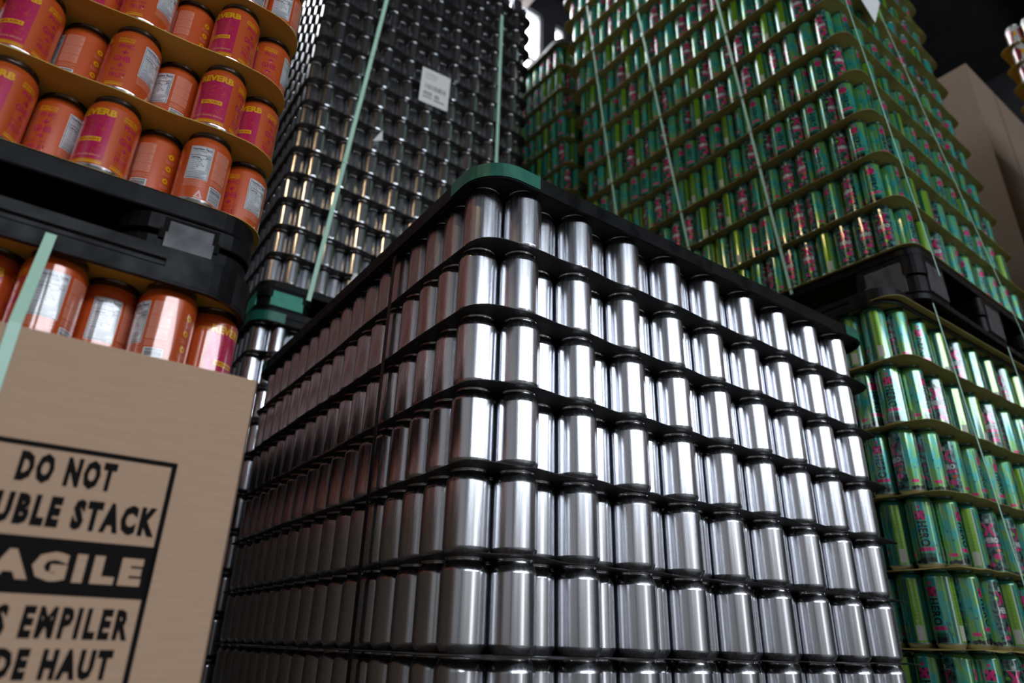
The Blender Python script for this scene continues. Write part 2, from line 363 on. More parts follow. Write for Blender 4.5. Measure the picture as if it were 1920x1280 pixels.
def sheet_mesh(L, o, rad, wave, seed, m, t=0.0012):
    rnd = random.Random(seed); x0, x1, y0, y1 = L.ext(o); x0 -= L.oh[0]; x1 += L.oh[1]; y0 -= L.oh[2]; y1 += L.oh[3]; out = rrect(x0, x1, y0, y1, rad); n = len(out)
    cx, cy = (x0 + x1) / 2, (y0 + y1) / 2; inn = rrect(x0 + .045, x1 - .045, y0 + .045, y1 - .045, max(rad - .03, .01), step=1e9)
    ph = rnd.uniform(0, 6.28); p2 = rnd.uniform(0, 6.28)
    def droop(x, y):
        u = x if abs(y - y0) < .02 or abs(y - y1) < .02 else y
        return wave * (0.55 * math.cos(2 * math.pi * (x - L.row) / (2 * L.row)) * (1 if abs(y - y0) < .02 else .35) + 0.5 * math.sin(u * 9 + ph) + 0.35 * math.sin(u * 23 + p2)) - wave * .3
    # mid ring keeps the flat bearing area under the cans
    mid = [(cx + (p[0] - cx) * (1 - (o + .004) / (x1 - x0) * 2), cy + (p[1] - cy) * (1 - (o + .004) / (y1 - y0) * 2)) for p in out]
    v = []; f = []
    for (x, y) in out: v.append((x, y, droop(x, y)))
    for (x, y) in mid: v.append((x, y, 0))
    for (x, y) in out: v.append((x, y, droop(x, y) - t))
    for (x, y) in mid: v.append((x, y, -t))
    for k in range(n):
        q = (k + 1) % n
        f += [(k, q, n + q, n + k), (2 * n + q, 2 * n + k, 3 * n + k, 3 * n + q), (q, k, 2 * n + k, 2 * n + q)]
    f += [tuple(n + k for k in range(n)), tuple(3 * n + k for k in range(n - 1, -1, -1))]
    mb = MB(); mb.add(v, f, 0, False); return mb
def sheet(L, z, o, rad, m, label, group, seed, wave=0.0028):
    ob = sheet_mesh(L, o, rad, wave, seed, m).build('slip_sheet', m, M=L.M(z)); tag(ob, label, 'slip sheet', group); return ob
def ring_mb(L, o, rad, prof, closed=True, sel=None):
    """sweep a cross-section [(outset, z)] round the load; sel(x, y) keeps only some of it"""
    mb = MB(); P = []
    for (do, z) in prof:
        x0, x1, y0, y1 = L.ext(o + do); P.append((rrect(x0, x1, y0, y1, max(rad + do, .012), step=1e9 if sel is None else .02, arc=10), z))
    n = len(P[0][0]); mlen = len(prof)
    base = rrect(*L.ext(o), rad, step=1e9 if sel is None else .02, arc=10)
    for a in range(mlen):
        b = (a + 1) % mlen
        for k in range(n):
            q = (k + 1) % n
            if sel and not (sel(*base[k % len(base)]) and sel(*base[q % len(base)])): continue
            A, B, C, D = P[a][0][k], P[a][0][q], P[b][0][q], P[b][0][k]
            mb.add([(*A, P[a][1]), (*B, P[a][1]), (*C, P[b][1]), (*D, P[b][1])], [(0, 1, 2, 3)])
    return mb
def frame(L, z_sheet, label, group, green=False, grooves=False, h=.019, end=0.0, cap=None):
    """plastic top frame lying on the top sheet, skirt over the necks"""
    prof = [(.010, -.013), (.017, -.013), (.017, h * .2), (.014, h * .3), (.014, h * .45), (.017, h * .55), (.017, h), (-.055, h), (-.055, .003), (.010, .003)] if grooves else \
           [(.010, -.013), (.016, -.013), (.016, h), (-.055, h), (-.055, .003), (.010, .003)]
    L.endcut = end; o = ring_mb(L, 0, .055, prof).build('top_frame', M_black, M=L.M(z_sheet)); tag(o, label, 'frame', group)
    x0, x1, y0, y1 = L.ext(.016)
    for cx, cy in ((x0, y0), (x1, y0), (x0, y1), (x1, y1)):
        sel = lambda x, y, cx=cx, cy=cy: abs(x - cx) < .115 and abs(y - cy) < .115
        c = ring_mb(L, 0, .055, [(.0162, -.010), (.0176, -.010), (.0176, h + .0012), (-.03, h + .0012), (-.03, h + .0002), (.0162, h + .0002)], sel=sel)
        c.build('corner_cap', M_greenp if green else (cap or M_greyp), o)
    L.endcut = 0.0; return o
def prism(pts, z0, z1):
    n = len(pts); mb = MB()
    mb.add([(*p, z0) for p in pts] + [(*p, z1) for p in pts], [tuple(range(n - 1, -1, -1)), tuple(range(n, 2 * n))] + [(k, (k + 1) % n, n + (k + 1) % n, n + k) for k in range(n)])
    return mb
def plate(pts, y, t, axis='x'):
    """outline [(s, z)] standing on a side face, pushed out by t"""
    if axis == 'x': a = [(p[0], y, p[1]) for p in pts]; b = [(p[0], y - t, p[1]) for p in pts]
    else: a = [(y, p[0], p[1]) for p in pts]; b = [(y - t, p[0], p[1]) for p in pts]
    n = len(pts); mb = MB(); mb.add(a + b, [tuple(range(n)), tuple(range(2 * n - 1, n - 1, -1))] + [(k, n + k, n + (k + 1) % n, (k + 1) % n) for k in range(n)]); return mb
def pallet(L, z0, z1, label, latch=None, latch_len=.055, post=.20, e=0, l=0, end=0.0):
    """plastic can pallet between z0 and z1: deck, corner and middle posts, bottom rails"""
    L.endcut = end; H = z1 - z0; root = empty('plastic_pallet', L.M(z0, e, l)); tag(root, label, 'pallet')
    x0, x1, y0, y1 = L.ext(.012); dk = .030
    prism(rrect(x0, x1, y0, y1, .06, step=1e9), H - dk, H).build('deck', M_black, root, bevel=.003)
    ring_mb(L, .006, .055, [(0, 0), (0, .018), (-.11, .018), (-.11, 0)]).build('bottom_rail', M_black, root)
    def pb(a0, a1, b0, b1, nm='post'):
        return prism(rrect(a0, a1, b0, b1, .045 if (a1 - a0) * (b1 - b0) > .02 else .02, step=1e9, arc=6), .0181, H - dk - .0002).build(nm, M_black, root, bevel=.003)
    g = .004; mx, my = (x0 + x1) / 2, (y0 + y1) / 2; h2 = H - dk; zs = .018 + (h2 - .018) * .45
    lm = M_greyp if latch is None else latch
    def steps(s0, s1, za, zb, zc):   # stepped tab outline
        w = s1 - s0; return [(s0 - .05 * w, za), (s1 + .05 * w, za), (s1 + .05 * w, zb), (s1, zb), (s1, zc), (s0, zc), (s0, zb), (s0 - .05 * w, zb)]
    for ia, (ax_, bx_) in enumerate(((x0 + g, x0 + post), (mx - .09, mx + .09), (x1 - post, x1 - g))):
        for ib, (ay_, by_) in enumerate(((y0 + g, y0 + post), (my - .09, my + .09), (y1 - post, y1 - g))):
            if ia == 1 and ib == 1: continue
            rad = .045 if ia != 1 and ib != 1 else .02
            blk = prism(rrect(ax_, bx_, ay_, by_, rad, step=1e9, arc=6), .0181, zs).build('corner_block', M_black, root, bevel=.003)
            prism(rrect(ax_ - .003, bx_ + .003, ay_ - .003, by_ + .003, rad, step=1e9, arc=6), zs + .004, h2 - .0002).build('upper_block', M_black, blk, bevel=.002)
            if ib == 0:
                c = (ax_ + bx_) / 2; w = latch_len
                plate(steps(c - w - .006, c + w + .006, zs - .006, zs + .008, zs + (h2 - zs) * .86), ay_ - .0028, .0006, 'x').build('notch_shade', M_ink, blk)  # flat black plate painted in for the shaded gap round the tab
                plate(steps(c - w, c + w, .024, zs + .004, zs + (h2 - zs) * .72), ay_, .0046, 'x').build('latch_tab', lm, blk, bevel=.001)
            if ia == 0:
                c = (ay_ + by_) / 2; w = latch_len
                plate(steps(c - w - .006, c + w + .006, zs - .006, zs + .008, zs + (h2 - zs) * .86), ax_ - .0028, .0006, 'y').build('notch_shade', M_ink, blk)  # same black stand-in for the gap's shade, left side
                plate(steps(c - w, c + w, .024, zs + .004, zs + (h2 - zs) * .72), ax_, .0046, 'y').build('latch_tab', lm, blk, bevel=.001)
    L.endcut = 0.0; return root
def strap(pts, width, wdir, m, label, group, nrm, t=.0007):
    """flat band through world points"""
    mb = MB(); wd = Vector(wdir).normalized() * width / 2; nv = Vector(nrm).normalized() * t; v = []
    for p in pts: p = Vector(p); v += [p - wd, p + wd, p + wd + nv, p - wd + nv]
    f = [(0, 1, 2, 3), tuple(len(v) - 4 + q for q in (3, 2, 1, 0))]
    for k in range(len(pts) - 1):
        for q in range(4): f.append((k * 4 + q, (k + 1) * 4 + q, (k + 1) * 4 + (q + 1) % 4, k * 4 + (q + 1) % 4))
    o = mb.add(v, f).build('strap', m); tag(o, label, 'strap', group); return o

# ================================================================= the building
RM = Matrix.Rotation(ROOM_PSI, 4, 'Z')
def rw(u, v, z): return RM @ Vector((u, v, z))
U0, U1, V0, V1, ZT = -6.0, 9.5, -6.2, 5.4, 7.9
M_floor = vary_col(vary_rough(mat('concrete_floor', (.12, .115, .11), 0.6), 3, (1, 1, 1), .35, .7), 2, (.09, .088, .085, 1), (.15, .145, .14, 1))
M_wall = vary_col(mat('dark_metal_cladding', (.03, .03, .035), 0.7), 4, (.020, .020, .024, 1), (.035, .034, .038, 1), (1, 1, 6))
M_ceil = vary_col(mat('dark_roof_deck', (.012, .011, .012), 0.8), 5, (.008, .008, .009, 1), (.016, .015, .016, 1))
M_steel = mat('brown_steel_beam', (.035, .022, .018), 0.6)
M_wframe = mat('grey_window_frame', (.12, .12, .13), 0.5)
def glow(name, col, s):
    m = bpy.data.materials.new(name); m.use_nodes = True; nt = m.node_tree; nt.nodes.clear()
    e = nt.nodes.new('ShaderNodeEmission'); e.inputs[0].default_value = (*col, 1); e.inputs[1].default_value = s
    o = nt.nodes.new('ShaderNodeOutputMaterial'); nt.links.new(e.outputs[0], o.inputs[0]); return m
M_day_near = glow('daylit_pane_door_side', (.82, .90, 1.0), WIN_NEAR)
M_day_far = glow('daylit_pane_high', (.93, .97, 1.0), WIN_FAR)
M_sky = glow('daylit_skylight', (.93, .97, 1.0), WIN_FAR * 1.7)
M_warm = glow('warm_lamp_tube', (1.0, .70, .38), LAMP_WARM)

def slab(name, u0, u1, v0, v1, z0, z1, m, parent=None, kind='structure'):
    mb = MB(); mb.box(((u0 + u1) / 2, (v0 + v1) / 2, (z0 + z1) / 2), ((u1 - u0) / 2, (v1 - v0) / 2, (z1 - z0) / 2))
    o = mb.build(name, m, parent, None if parent else RM)
    if not parent: o['kind'] = kind
    return o
slab('floor', U0 - .2, U1 + .2, V0 - .2, V1 + .2, -.1, 0, M_floor)
def wall_with(name, axis, c0, c1, a0, a1, holes):
    """wall slab made of one mesh with rectangular window holes (a0, a1, z0, z1)"""
    mb = MB(); cuts = sorted(holes); x = a0
    def add(p0, p1, z0, z1):
        if p1 - p0 < 1e-4 or z1 - z0 < 1e-4: return
        c = ((p0 + p1) / 2, (c0 + c1) / 2, (z0 + z1) / 2); h = ((p1 - p0) / 2, (c1 - c0) / 2, (z1 - z0) / 2)
        if axis == 'v': c = (c[1], c[0], c[2]); h = (h[1], h[0], h[2])
        mb.box(c, h)
    for h0, h1, z0, z1 in cuts:
        add(x, h0, 0, ZT); add(h0, h1, 0, z0); add(h0, h1, z1, ZT); x = h1
    add(x, a1, 0, ZT)
    o = mb.build(name, M_wall, M=RM); o['kind'] = 'structure'; return o
def window(name, u0, u1, z0, z1, v, m, nu, nz, t=.05, bar=.03, sgn=1):
    o = empty(name, RM); o['kind'] = 'structure'
    mb = MB(); mb.add([(u0, v, z0), (u1, v, z0), (u1, v, z1), (u0, v, z1)], [(0, 1, 2, 3) if sgn < 0 else (3, 2, 1, 0)]); mb.build('window_pane', m, o)
    fb = MB(); y = v - sgn * .03
    for k in range(nu + 1): u = u0 + (u1 - u0) * k / nu; fb.box((u, y, (z0 + z1) / 2), (bar, t / 2, (z1 - z0) / 2))
    for k in range(nz + 1): z = z0 + (z1 - z0) * k / nz; fb.box(((u0 + u1) / 2, y, z), ((u1 - u0) / 2, t / 2, bar))
    fb.build('window_frame', M_wframe, o)
M_dim = glow('fill_glow_high', (.72, .82, 1.0), FILL_DIM)  # glow of an added fill panel, bluish, for the upper can reflections
M_dim2 = glow('fill_glow_low', (.95, .92, .90), FILL_DIM * .55)  # glow of the added low fill panels, warmer
M_door = glow('daylit_doorway', (.95, .97, 1.0), WIN_DOOR)
NEAR_W = [(-5.2, 1.55, .35, 2.55), (1.75, 2.95, .03, 2.55), (3.15, 7.4, .35, 2.55)]
wall_holes = NEAR_W
BAND = (-3.2, 6.6, 3.05, 4.35); HIGH = (-5.2, 8.6, 4.6, 5.75)
def wall_near():
    mb = MB(); c = (V0 - .075); h = .075
    def add(p0, p1, z0, z1): mb.box(((p0 + p1) / 2, c, (z0 + z1) / 2), ((p1 - p0) / 2, h, (z1 - z0) / 2))
    add(U0, U1, 2.55, 3.05); add(U0, U1, 4.35, 4.6); add(U0, U1, 5.75, ZT)
    add(U0, BAND[0], 3.05, 4.35); add(BAND[1], U1, 3.05, 4.35); add(U0, HIGH[0], 4.6, 5.75); add(HIGH[1], U1, 4.6, 5.75)
    x = U0
    for u0, u1, z0, z1 in NEAR_W: add(x, u0, 0, 2.55); add(u0, u1, 0, z0); x = u1
    add(x, U1, 0, 2.55)
    o = mb.build('wall_near', M_wall, M=RM); o['kind'] = 'structure'
wall_near()
window('window_1', *BAND, V0 - .08, M_day_near, 12, 3, sgn=-1, bar=.012)
window('window_2', *HIGH, V0 - .08, M_dim, 8, 1, sgn=-1, bar=.03)  # invented glowing panel, added so the top silver layers reflect grey-blue
window('window_3', *NEAR_W[0], V0 - .08, M_dim2, 5, 1, sgn=-1, bar=.03)  # invented low glow panel, added to lift the lower can reflections
window('door_1', *NEAR_W[1], V0 - .08, M_door, 1, 1, sgn=-1, bar=.03)
window('window_4', *NEAR_W[2], V0 - .08, M_dim2, 4, 1, sgn=-1, bar=.03)  # second invented low glow panel, right of the doorway
WV = 4.7
FAR_W = [(-2.4, -1.0, 6.2, 7.45), (-.8, .6, 6.2, 7.45), (.8, 2.0, 6.2, 7.45), (2.2, 3.60, 6.2, 7.45), (3.80, 3.96, 6.2, 7.45)]
V1 = WV + .15
wall_with('wall_far', 'u', WV, WV + .15, U0, U1, [tuple(w) for w in FAR_W])
for n_, w in enumerate(FAR_W):
    window('window_%d' % (n_ + 5), *w, WV + .08, M_day_far, 1, 1, bar=.025)
    fb = MB(); fb.box(((w[0] + w[1]) / 2, WV + .05, 6.70), ((w[1] - w[0]) / 2, .02, .02)); fb.build('window_bar', M_wframe, bpy.data.objects['window_%d' % (n_ + 5)])
LEFT_FILL = (V0 + .6, 2.4, .35, 5.2)
wall_with('wall_left', 'v', U0 - .15, U0, V0, V1, [LEFT_FILL])
M_dim3 = glow('fill_glow_side', (.86, .86, .92), FILL_DIM * .6)  # glow of the added fill panel on the left wall
wl = empty('window_11', RM); wl['kind'] = 'structure'  # made-up glowing panel, added to brighten the cans' dark left sides
MB().add([(U0 - .08, LEFT_FILL[0], LEFT_FILL[2]), (U0 - .08, LEFT_FILL[1], LEFT_FILL[2]), (U0 - .08, LEFT_FILL[1], LEFT_FILL[3]), (U0 - .08, LEFT_FILL[0], LEFT_FILL[3])], [(3, 2, 1, 0)]).build('window_pane', M_dim3, wl)
fb = MB()
for k in range(7): fb.box((U0 - .04, LEFT_FILL[0] + (LEFT_FILL[1] - LEFT_FILL[0]) * k / 6, (LEFT_FILL[2] + LEFT_FILL[3]) / 2), (.025, .03, (LEFT_FILL[3] - LEFT_FILL[2]) / 2))
fb.build('window_frame', M_wframe, wl)
wall_with('wall_right', 'v', U1, U1 + .15, V0, V1, [])
slab('ceiling', U0, U1, V0, V1, ZT, ZT + .1, M_ceil)
for n_, v in enumerate((-4.0, -1.6, .8, 3.2)):
    slab('trim_%d' % (n_ + 1), U0, U1, v - .08, v + .08, ZT - .35, ZT - .001, M_steel)
for n_, u in enumerate((-2.8, 0.2, 3.3, 6.2)):
    slab('trim_%d' % (n_ + 5), u - .05, u + .05, V0 + .01, WV - .01, ZT - .52, ZT - .36, M_steel)

sk = empty('window_10', RM); sk['kind'] = 'structure'
SKY = (-.75, .15, 2.5, 4.55)
MB().add([(SKY[0], SKY[2], ZT - .02), (SKY[1], SKY[2], ZT - .02), (SKY[1], SKY[3], ZT - .02), (SKY[0], SKY[3], ZT - .02)], [(3, 2, 1, 0)]).build('skylight_pane', M_sky, sk)
fb = MB(); mu, mv = (SKY[0] + SKY[1]) / 2, (SKY[2] + SKY[3]) / 2
for u in (SKY[0], mu, SKY[1]): fb.box((u, mv, ZT - .025), (.03, (SKY[3] - SKY[2]) / 2, .02))
for v in (SKY[2], SKY[3]): fb.box((mu, v, ZT - .025), ((SKY[1] - SKY[0]) / 2, .03, .02))
fb.build('skylight_frame', M_wframe, sk)

# warm strip lamp hung over the aisle
LP = Vector((-1.55, -.55, 3.95)); la = 2.1
lamp = empty('strip_lamp', Matrix.Translation(LP) @ Matrix.Rotation(la, 4, 'Z')); tag(lamp, 'warm strip lamp hanging from the dark roof above the aisle', 'lamp')
MB().box((0, 0, .05), (.62, .07, .03)).build('lamp_housing', M_wframe, lamp)
MB().box((0, 0, .0), (.60, .035, .018)).build('lamp_tube', M_warm, lamp)
hb = MB()
for x in (-.5, .5): hb.box((x, 0, (ZT - LP.z + .08) / 2 + .0), (.004, .004, (ZT - LP.z - .08) / 2 - .001))
hb.build('lamp_cable', M_wframe, lamp)

# ================================================================= front silver stack
C = Load(-.0577, 1.0034, .609, .0688, ALU_R); C.nc = 17
ALU_P = .1235
def jit(L, zs, a, seed):
    r = random.Random(seed)
    for z in zs: L.jit[round(z, 3)] = (r.uniform(-a, a), r.uniform(-a, a))
c_top = .7095 + .0195 + ZC                      # rims of the top layer
cz = [c_top - ALU_H - n * ALU_P for n in range(9)]   # base height of each layer, top first
jit(C, cz, .0015, 2); C.jit[round(cz[1], 3)] = (-.0028, 0)
silver_mass = []; n_ind = 0
GS = 'silver cans in the front stack'
def box_edge_x(y): return 471 - .150 * (y - 708)
for n, z in enumerate(cz):
    for i in range(19):
        for k in range(17 if i % 2 == 0 else 18):
            right, left = k == 0 and i > 0, i == 0
            if not (right or left or k <= 1 or i <= 1 or k >= 16 or i >= 17): continue
            p = C.can(i, k, z); q = project(p + Vector((0, 0, .1)))
            if n < 7 and (right or left) and not (q[0] + 14 < box_edge_x(q[1]) and q[1] > 690):
                if left and k == 0: lab = 'plain silver can at the near corner of the front stack, %s layer down' % ORD[n + 1]
                elif left: lab = 'silver can, dim left face of front stack, %s layer down, %s from corner' % (ORD[n + 1], ORD[k + 1])
                elif i == 18: lab = 'silver can at far right end of front stack, %s layer down' % ORD[n + 1]
                elif i % 2: lab = '%s protruding silver can right of the corner, %s layer down, front stack' % (ORD[i // 2 + 1], ORD[n + 1])
                else: lab = '%s recessed silver can right of the corner, %s layer down, front stack' % (ORD[i // 2], ORD[n + 1])
                can(ALU, 'aluminum_can', p, random.uniform(0, 6.28), lab, 'can', GS); n_ind += 1
            else: silver_mass.append((*p, random.uniform(0, 6.28)))
    sheet(C, z - .00005, .009, .055, M_sheet, 'black slip sheet under the %s can layer of the front silver stack' % ORD[n + 1], 'black slip sheets of the front stack', n)
top = sheet(C, c_top + .0013, .008, .055, M_sheet, 'black top sheet covering the front silver stack under its frame', 'black slip sheets of the front stack', 50, wave=.0004)
frame(C, c_top + .0014, 'black top frame with green corner caps on the front silver stack', 'top frames', green=True, h=.0155)
pallet(C, .0, cz[-1] - .0014, 'black plastic pallet under the front silver stack')
strap([C.at(-C.r - .010, .257, z) for z in (c_top + .002, 1.0, .8, .5, .2, .05)], .014, (*C.el, 0), M_bstrap, 'black strap running down the left face of the front silver stack', 'straps', (*(-C.er), 0))

# ================================================================= rear silver stack (two loads)
B = Load(-.9172, 2.2752, .6172, .0688, ALU_R, .021, 1.3123)
b_base = 1.3123 + .0195 - ALU_H + ZC
bz = [b_base + n * ALU_P for n in range(18)]; jit(B, bz, .003, 5)
B2 = Load(-.9172, 2.2752, .6172, .0688, ALU_R, .0276, 1.3123)
b2_top = 1.0345 + .0195 + ZC; b2z = [b2_top - ALU_H - n * ALU_P for n in range(11)]; jit(B2, b2z, .003, 6)
GB = 'silver cans in the tall rear stack'; GB2 = 'silver cans in the lower rear stack'
def perim(i, k): return i == 0 or i == 18 or k == 0 or (k == 20 if i % 2 else k == 19)
for n, z in enumerate(bz):
    for i in range(19):
        for k in range(20 if i % 2 == 0 else 21):
            if not perim(i, k): continue
            p = B.can(i, k, z)
            if k == 0 and n_ind < 300 and ((n < 2 and i <= 12) or (n in (2, 3) and i <= 11)):
                lab = 'silver can, tall rear stack, %s layer above its pallet, %s from left corner' % (ORD[n + 1], ORD[i + 1])
                can(ALU_LO, 'aluminum_can', p, random.uniform(0, 6.28), lab, 'can', GB, parts=False); n_ind += 1
            else: silver_mass.append((*p, random.uniform(0, 6.28)))
    if n: sheet(B, z - .00005, .009, .055, M_sheet, 'black slip sheet under the %s can layer of the tall rear stack' % ORD[n + 1], 'black slip sheets of the tall rear stack', 100 + n)
    else: sheet(B, z - .00005, .009, .055, M_sheet, 'lowest black slip sheet of the tall rear stack, lying on the pallet', 'black slip sheets of the tall rear stack', 100, wave=.0003)
for n, z in enumerate(b2z):
    for i in range(19):
        for k in range(20 if i % 2 == 0 else 21):
            if not perim(i, k): continue
            p = B2.can(i, k, z)
            if k == 0 and n < 3 and i < 4 - n and n_ind < 300:
                lab = 'bright silver can under green clipped pallet, %s layer down, %s from left corner' % (ORD[n + 1], ORD[i + 1])
                can(ALU_LO, 'aluminum_can', p, random.uniform(0, 6.28), lab, 'can', GB2, parts=False); n_ind += 1
            else: silver_mass.append((*p, random.uniform(0, 6.28)))
    sheet(B2, z - .00005, .009, .055, M_sheet, 'black slip sheet under the %s can layer of the lower rear stack' % ORD[n + 1], 'black slip sheets of the lower rear stack', 140 + n)
sheet(B2, b2_top + .0013, .008, .055, M_sheet, 'black top sheet of the lower rear stack below the green clipped pallet', 'black slip sheets of the lower rear stack', 160, wave=.0004)
frame(B2, b2_top + .0014, 'black top frame with green corner caps on the lower rear stack', 'top frames', green=True, grooves=True, h=.026)
pallet(B, b2_top + .0014 + .0274, b_base - .0014, 'black plastic pallet with green corner clips under the tall rear stack', latch=M_greenlit)
pallet(B2, 0, b2z[-1] - .0014, 'black plastic pallet on the floor under the lower rear stack')
bo = -B.d / 2 - B.r - .0105
strap([B.at(e, bo, z + ZC) for e, z in ((.131, 1.165), (.16, 1.64), (.232, 2.84), (.252, 3.2))], .017, (*B.er, 0), M_strap, 'left green strap down the front of the tall rear stack', 'straps', (*(-B.el), 0))
strap([B.at(e, bo, z + ZC) for e, z in ((.930, 1.165), (.919, 2.218), (.890, 3.20))], .017, (*B.er, 0), M_strap, 'right green strap down the front of the tall rear stack', 'straps', (*(-B.el), 0))
# shipping label
def panel(L, pts, off, t, m, name): 
    vs = [L.at(e, off, z + ZC) for e, z in pts] + [L.at(e, off - t, z + ZC) for e, z in pts]; n = len(pts); mb = MB()
    mb.add(vs, [tuple(range(n)), tuple(range(2 * n - 1, n - 1, -1))] + [(k, n + k, n + (k + 1) % n, (k + 1) % n) for k in range(n)]); return mb.build(name, m)
lm_ = MB(); rr = random.Random(4); LQ = lambda a, b, o: B.at(.462 + .156 * a, bo - o, 2.338 + .014 * a + .211 * b + ZC)
c8 = [LQ(a, b, o) for o in (.001, .002) for a, b in ((0, 0), (1, 0), (1, 1), (0, 1))]
lm_.add(c8, [(3, 2, 1, 0), (4, 5, 6, 7), (0, 1, 5, 4), (1, 2, 6, 5), (2, 3, 7, 6), (3, 0, 4, 7)], 0)
def lq(a0, a1, b0, b1): lm_.add([LQ(a0, b0, .0023), LQ(a1, b0, .0023), LQ(a1, b1, .0023), LQ(a0, b1, .0023)], [(0, 1, 2, 3)], 1)
x = .15
while x < .88: w = rr.choice((.012, .02, .035)); lq(x, x + w, .42, .56); x += w + rr.choice((.014, .022, .04))
for b in (.86, .80, .72): lq(.12, rr.uniform(.4, .8), b, b + .012)
for b in (.30, .24, .16): lq(.12, .42, b, b + .03); lq(.5, rr.uniform(.6, .88), b - .02, b + .012)
tag(lm_.build('shipping_label', [M_paper, M_print]), 'white printed paper label on the front of the tall rear stack', 'label')
for nm, pts, lab in (('film_scrap', [(.262, 1.235), (.318, 1.262), (.300, 1.345), (.285, 1.33)], 'white torn film scrap near the foot of the tall rear stack'),
                     ('film_scrap', [(.275, 1.995), (.318, 2.02), (.312, 2.075)], 'small pale film scrap stuck halfway up the tall rear stack')):
    tag(panel(B, pts, bo - .001, .002, M_film, nm), lab, 'scrap')

# ================================================================= orange stack (two loads)
O1 = Load(-1.3078, .259, .5837, .0688, ORANGE_R, -.012, .638); o1_base = .5235 + ZC; O1.oh = (0, -.010, 0, 0)
O2 = Load(-1.2592, .1805, .6312, .0688, ORANGE_R); o2_top = .368 + .0195 + ZC; O2.oh = (0, -.014, 0, 0)
orange_mass = []
US = {'front': 11, 'frontR': 21, 'frontL': -24, 'textcol': 45, 'textnut': 60, 'nut': 84, 'nuting': 92, 'ing': 106, 'inging': 118, 'ingicon': 128, 'icon': 146}
FACE = {(0, 18): 'textnut', (0, 17): 'nuting', (0, 16): 'ingicon', (0, 15): 'frontR', (0, 14): 'textnut', (0, 13): 'frontR', (0, 12): 'ing',
        (1, 18): 'frontR', (1, 17): 'front', (1, 16): 'ing', (1, 15): 'textnut', (1, 14): 'ingicon', (1, 13): 'frontR', (1, 12): 'nut',
        (2, 18): 'textcol', (2, 17): 'frontR', (2, 16): 'ingicon', (2, 15): 'textnut', (2, 14): 'frontR', (2, 13): 'front',
        (3, 18): 'nut', (3, 17): 'nuting', (3, 16): 'front', (3, 15): 'icon'}
FACE2 = {18: 'frontL', 17: 'inging', 16: 'nut', 15: 'nut', 14: 'front', 13: 'textnut'}
DESC = {'front': 'showing its magenta front panel', 'frontR': 'showing magenta panel and text column', 'frontL': 'with front panel turned right', 'textcol': 'showing its pink text column',
        'textnut': 'showing pink text and nutrition panel', 'nut': 'showing its nutrition panel', 'nuting': 'showing nutrition panel and barcode', 'ing': 'showing its barcode panel', 'inging': 'showing ingredients block', 'ingicon': 'showing barcode and yellow icons', 'icon': 'showing its yellow icons'}
def face_rot(p, u, r):
    return math.atan2(-p.y, -p.x) - u / 1000 / r
oz = [o1_base + n * ORG_P for n in range(8)]; jit(O1, oz, .0012, 8)
GO = 'orange printed cans in the upper left stack'
for n, z in enumerate(oz):
    for i in range(19):
        for k in range(20 if i % 2 == 0 else 21):
            if not (k == 0 or i == 18): continue
            p = O1.can(i, k, z); q = project(p + Vector((0, 0, .06)))
            if k == 0 and i >= 12 and n < 5 and -70 < q[0] and q[1] > -75:
                u = FACE.get((n, i), 'front'); rk = 19 - i
                lab = 'orange can %s, %s layer above pallet, %s from right' % (DESC[u], ORD[n + 1], ORD[rk])
                can(ORG, 'printed_can', p, face_rot(p, US[u], ORANGE_R) + random.uniform(-.06, .06), lab, 'can', GO)
            else: orange_mass.append((*p, O1.psi - random.choice((84, 90, 106, 118, 60, 128)) / 1000 / ORANGE_R if i == 18 else random.uniform(0, 6.28)))
    sheet(O1, z - .00005, .010, .055, M_kraft, 'brown kraft slip sheet under the %s layer of orange cans' % ORD[n + 1], 'kraft slip sheets between orange cans', 200 + n, wave=.0022 if n else .0004)
o2z = [o2_top - ORG_H - n * ORG_P for n in range(6)]
GO2 = 'orange printed cans in the lower left stack'
for n, z in enumerate(o2z):
    for i in range(19):
        for k in range(20 if i % 2 == 0 else 21):
            if not (k == 0 or i == 18): continue
            p = O2.can(i, k, z)
            if n == 0 and k == 0 and i >= 13:
                u = FACE2[i]; lab = 'orange can %s above cardboard box, %s from right' % (DESC[u], ORD[19 - i])
                can(ORG, 'printed_can', p, face_rot(p, US[u], ORANGE_R), lab, 'can', GO2)
            else: orange_mass.append((*p, random.uniform(0, 6.28)))
    sheet(O2, z - .00005, .006, .055, M_kraft, 'brown kraft slip sheet in the lower orange load, %s from top' % ORD[n + 2], 'kraft slip sheets of the lower orange load', 220 + n, wave=.001)
sheet(O2, o2_top + .0013, .0085, .055, M_kraft, 'brown kraft top sheet over the orange cans behind the cardboard box', 'kraft slip sheets of the lower orange load', 230, wave=.0004)
mass('orange_can_mass', ORG, orange_mass, OM, 'remaining orange printed cans on the other sides of the left stacks', 'cans')
frame(O2, o2_top + .0014, 'black grooved top frame over the lower orange cans', 'top frames', grooves=True, h=.031, end=.018, cap=M_black)
pallet(O1, o2_top + .0014 + .0324, o1_base - .0014, 'black plastic pallet under the upper orange cans', post=.165, latch_len=.027, end=.020)
pallet(O2, 0, o2z[-1] - .0014, 'black plastic pallet on the floor behind the cardboard box')

